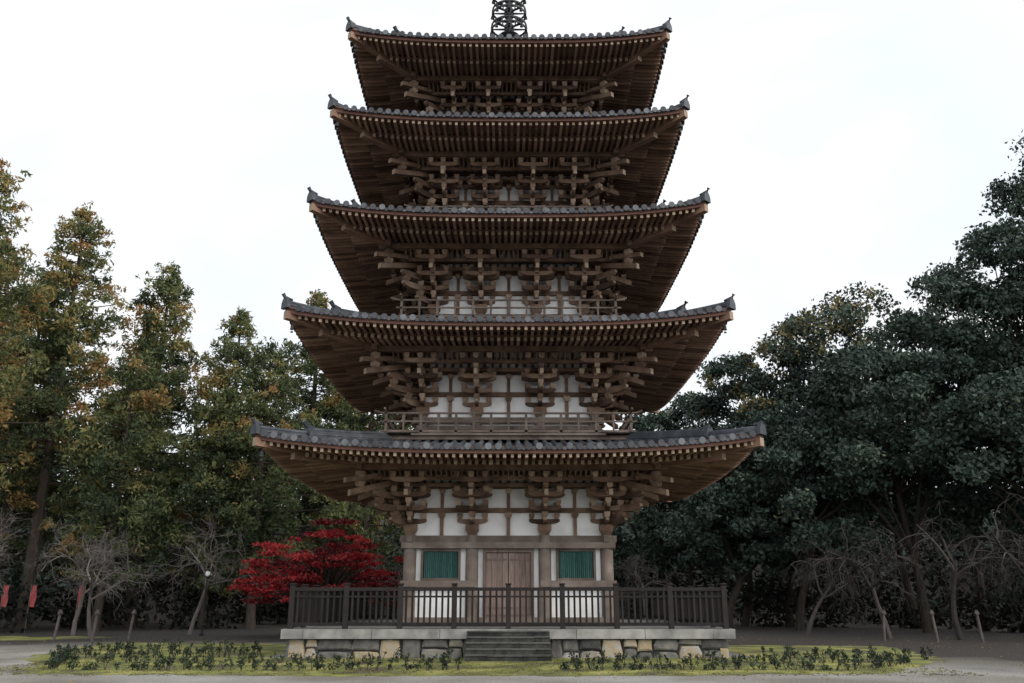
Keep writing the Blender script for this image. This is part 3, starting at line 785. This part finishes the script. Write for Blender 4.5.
for i in range(1800):
    x=g2.uniform(-24,24); y=g2.uniform(-13,8)
    if abs(x)<6.4 and y>-6.6: continue
    C.append((x,y,0.015));R.append((0.3,0.3,0.006));T.append(g2.uniform(0.6,1.0))
leafobj('fallen_leaves',C,R,2,0.03,T,90,M_cedar,None,shell=0.1,aspect=0.7,horiz=0.9)

m=MB(); lx,ly=-13.6,9.2
m.lathe((lx,ly),[(0.10,0),(0.10,0.1),(0.045,0.14),(0.04,2.45),(0.08,2.5),(0.09,2.55)],12,0.5,0)
m.lathe((lx,ly),[(0.06,2.55),(0.09,2.60),(0.10,2.68),(0.08,2.76),(0.04,2.79)],14,0.8,1)
m.lathe((lx,ly),[(0.13,2.79),(0.10,2.84),(0.02,2.88)],12,0.5,0)
m.build('lamp_post',[M_fence,M_white])
for i,(x,y) in enumerate([(-24.6,12.5),(-23.4,12.8),(-21.1,12.9),(-25.6,12.6)]):
    m=MB(); g=random.Random(i)
    m.tube([(x,y,0),(x,y,2.3)],[0.02,0.015],6,0.5,0)
    m.tube([(x,y,2.22),(x+0.3,y,2.22)],[0.012,0.012],5,0.5,0)
    vs=[];n=8
    for j in range(n+1):
        for c in range(4):
            vs.append((x+0.02+0.09*c,y+0.05*math.sin(j*0.9+c+i),2.20-1.0*j/n))
    m.add(vs,[(j*4+c,j*4+c+1,j*4+c+5,j*4+c+4) for j in range(n) for c in range(3)],0.5,1)
    m.build('red_banner',[M_bare,M_cloth])

# ------------------------------------------------------------ light
from mathutils import Vector
w=bpy.data.worlds.new('World'); S.world=w; w.use_nodes=True
nt=w.node_tree; N=nt.nodes; L=nt.links
bg=N['Background']; bg.inputs['Strength'].default_value=0.1
sky=N.new('ShaderNodeTexSky'); sky.sky_type='NISHITA'; sky.sun_disc=False
el=math.radians(28); az=math.radians(128)
sky.sun_elevation=el; sky.sun_rotation=az
dv=Vector((math.sin(az)*math.cos(el),math.cos(az)*math.cos(el),math.sin(el)))
tc=N.new('ShaderNodeTexCoord'); mp=N.new('ShaderNodeMapping'); mp.inputs['Scale'].default_value=(1.2,1.2,2.4); mp.inputs['Rotation'].default_value=(0.2,0.5,0.5)
nz=N.new('ShaderNodeTexNoise'); nz.inputs['Scale'].default_value=1.9; nz.inputs['Detail'].default_value=4; nz.inputs['Distortion'].default_value=0.5
L.new(tc.outputs['Generated'],mp.inputs['Vector']); L.new(mp.outputs['Vector'],nz.inputs['Vector'])
mr=N.new('ShaderNodeMapRange'); mr.inputs['From Min'].default_value=0.38; mr.inputs['From Max'].default_value=0.60; mr.interpolation_type='SMOOTHSTEP'
L.new(nz.outputs['Fac'],mr.inputs['Value'])
cc=N.new('ShaderNodeMix'); cc.data_type='RGBA'; cc.inputs['A'].default_value=(10.3,10.95,11.6,1); cc.inputs['B'].default_value=(11.6,11.6,11.65,1)
L.new(mr.outputs[0],cc.inputs['Factor'])
dt=N.new('ShaderNodeVectorMath'); dt.operation='DOT_PRODUCT'; dt.inputs[1].default_value=dv
L.new(tc.outputs['Generated'],dt.inputs[0])
gl=N.new('ShaderNodeMapRange'); gl.inputs['From Min'].default_value=0.1; gl.inputs['From Max'].default_value=1.0; gl.inputs['To Min'].default_value=1.0; gl.inputs['To Max'].default_value=2.4; gl.interpolation_type='SMOOTHSTEP'
L.new(dt.outputs['Value'],gl.inputs['Value'])
cm=N.new('ShaderNodeVectorMath'); cm.operation='SCALE'; L.new(cc.outputs['Result'],cm.inputs[0])
L.new(gl.outputs[0],cm.inputs['Scale'])
mx=N.new('ShaderNodeMix'); mx.data_type='RGBA'; mx.inputs['Factor'].default_value=0.9
L.new(sky.outputs['Color'],mx.inputs['A']); L.new(cm.outputs[0],mx.inputs['B']); L.new(mx.outputs['Result'],bg.inputs['Color'])
sd=bpy.data.lights.new('sun','SUN'); sd.energy=0.9; sd.angle=math.radians(14); sd.color=(1.0,0.82,0.62)
so=bpy.data.objects.new('sun',sd); S.collection.objects.link(so)
so.rotation_euler=dv.to_track_quat('Z','Y').to_euler(); so.location=dv*80

# ------------------------------------------------------------ camera
cd=bpy.data.cameras.new('camera'); co=bpy.data.objects.new('camera',cd); S.collection.objects.link(co)
cd.sensor_width=36; cd.lens=29.88; cd.clip_end=3000
co.location=(0,-30.7,1.5); co.rotation_euler=(math.radians(90+16.95),0,-0.0041)
S.camera=co
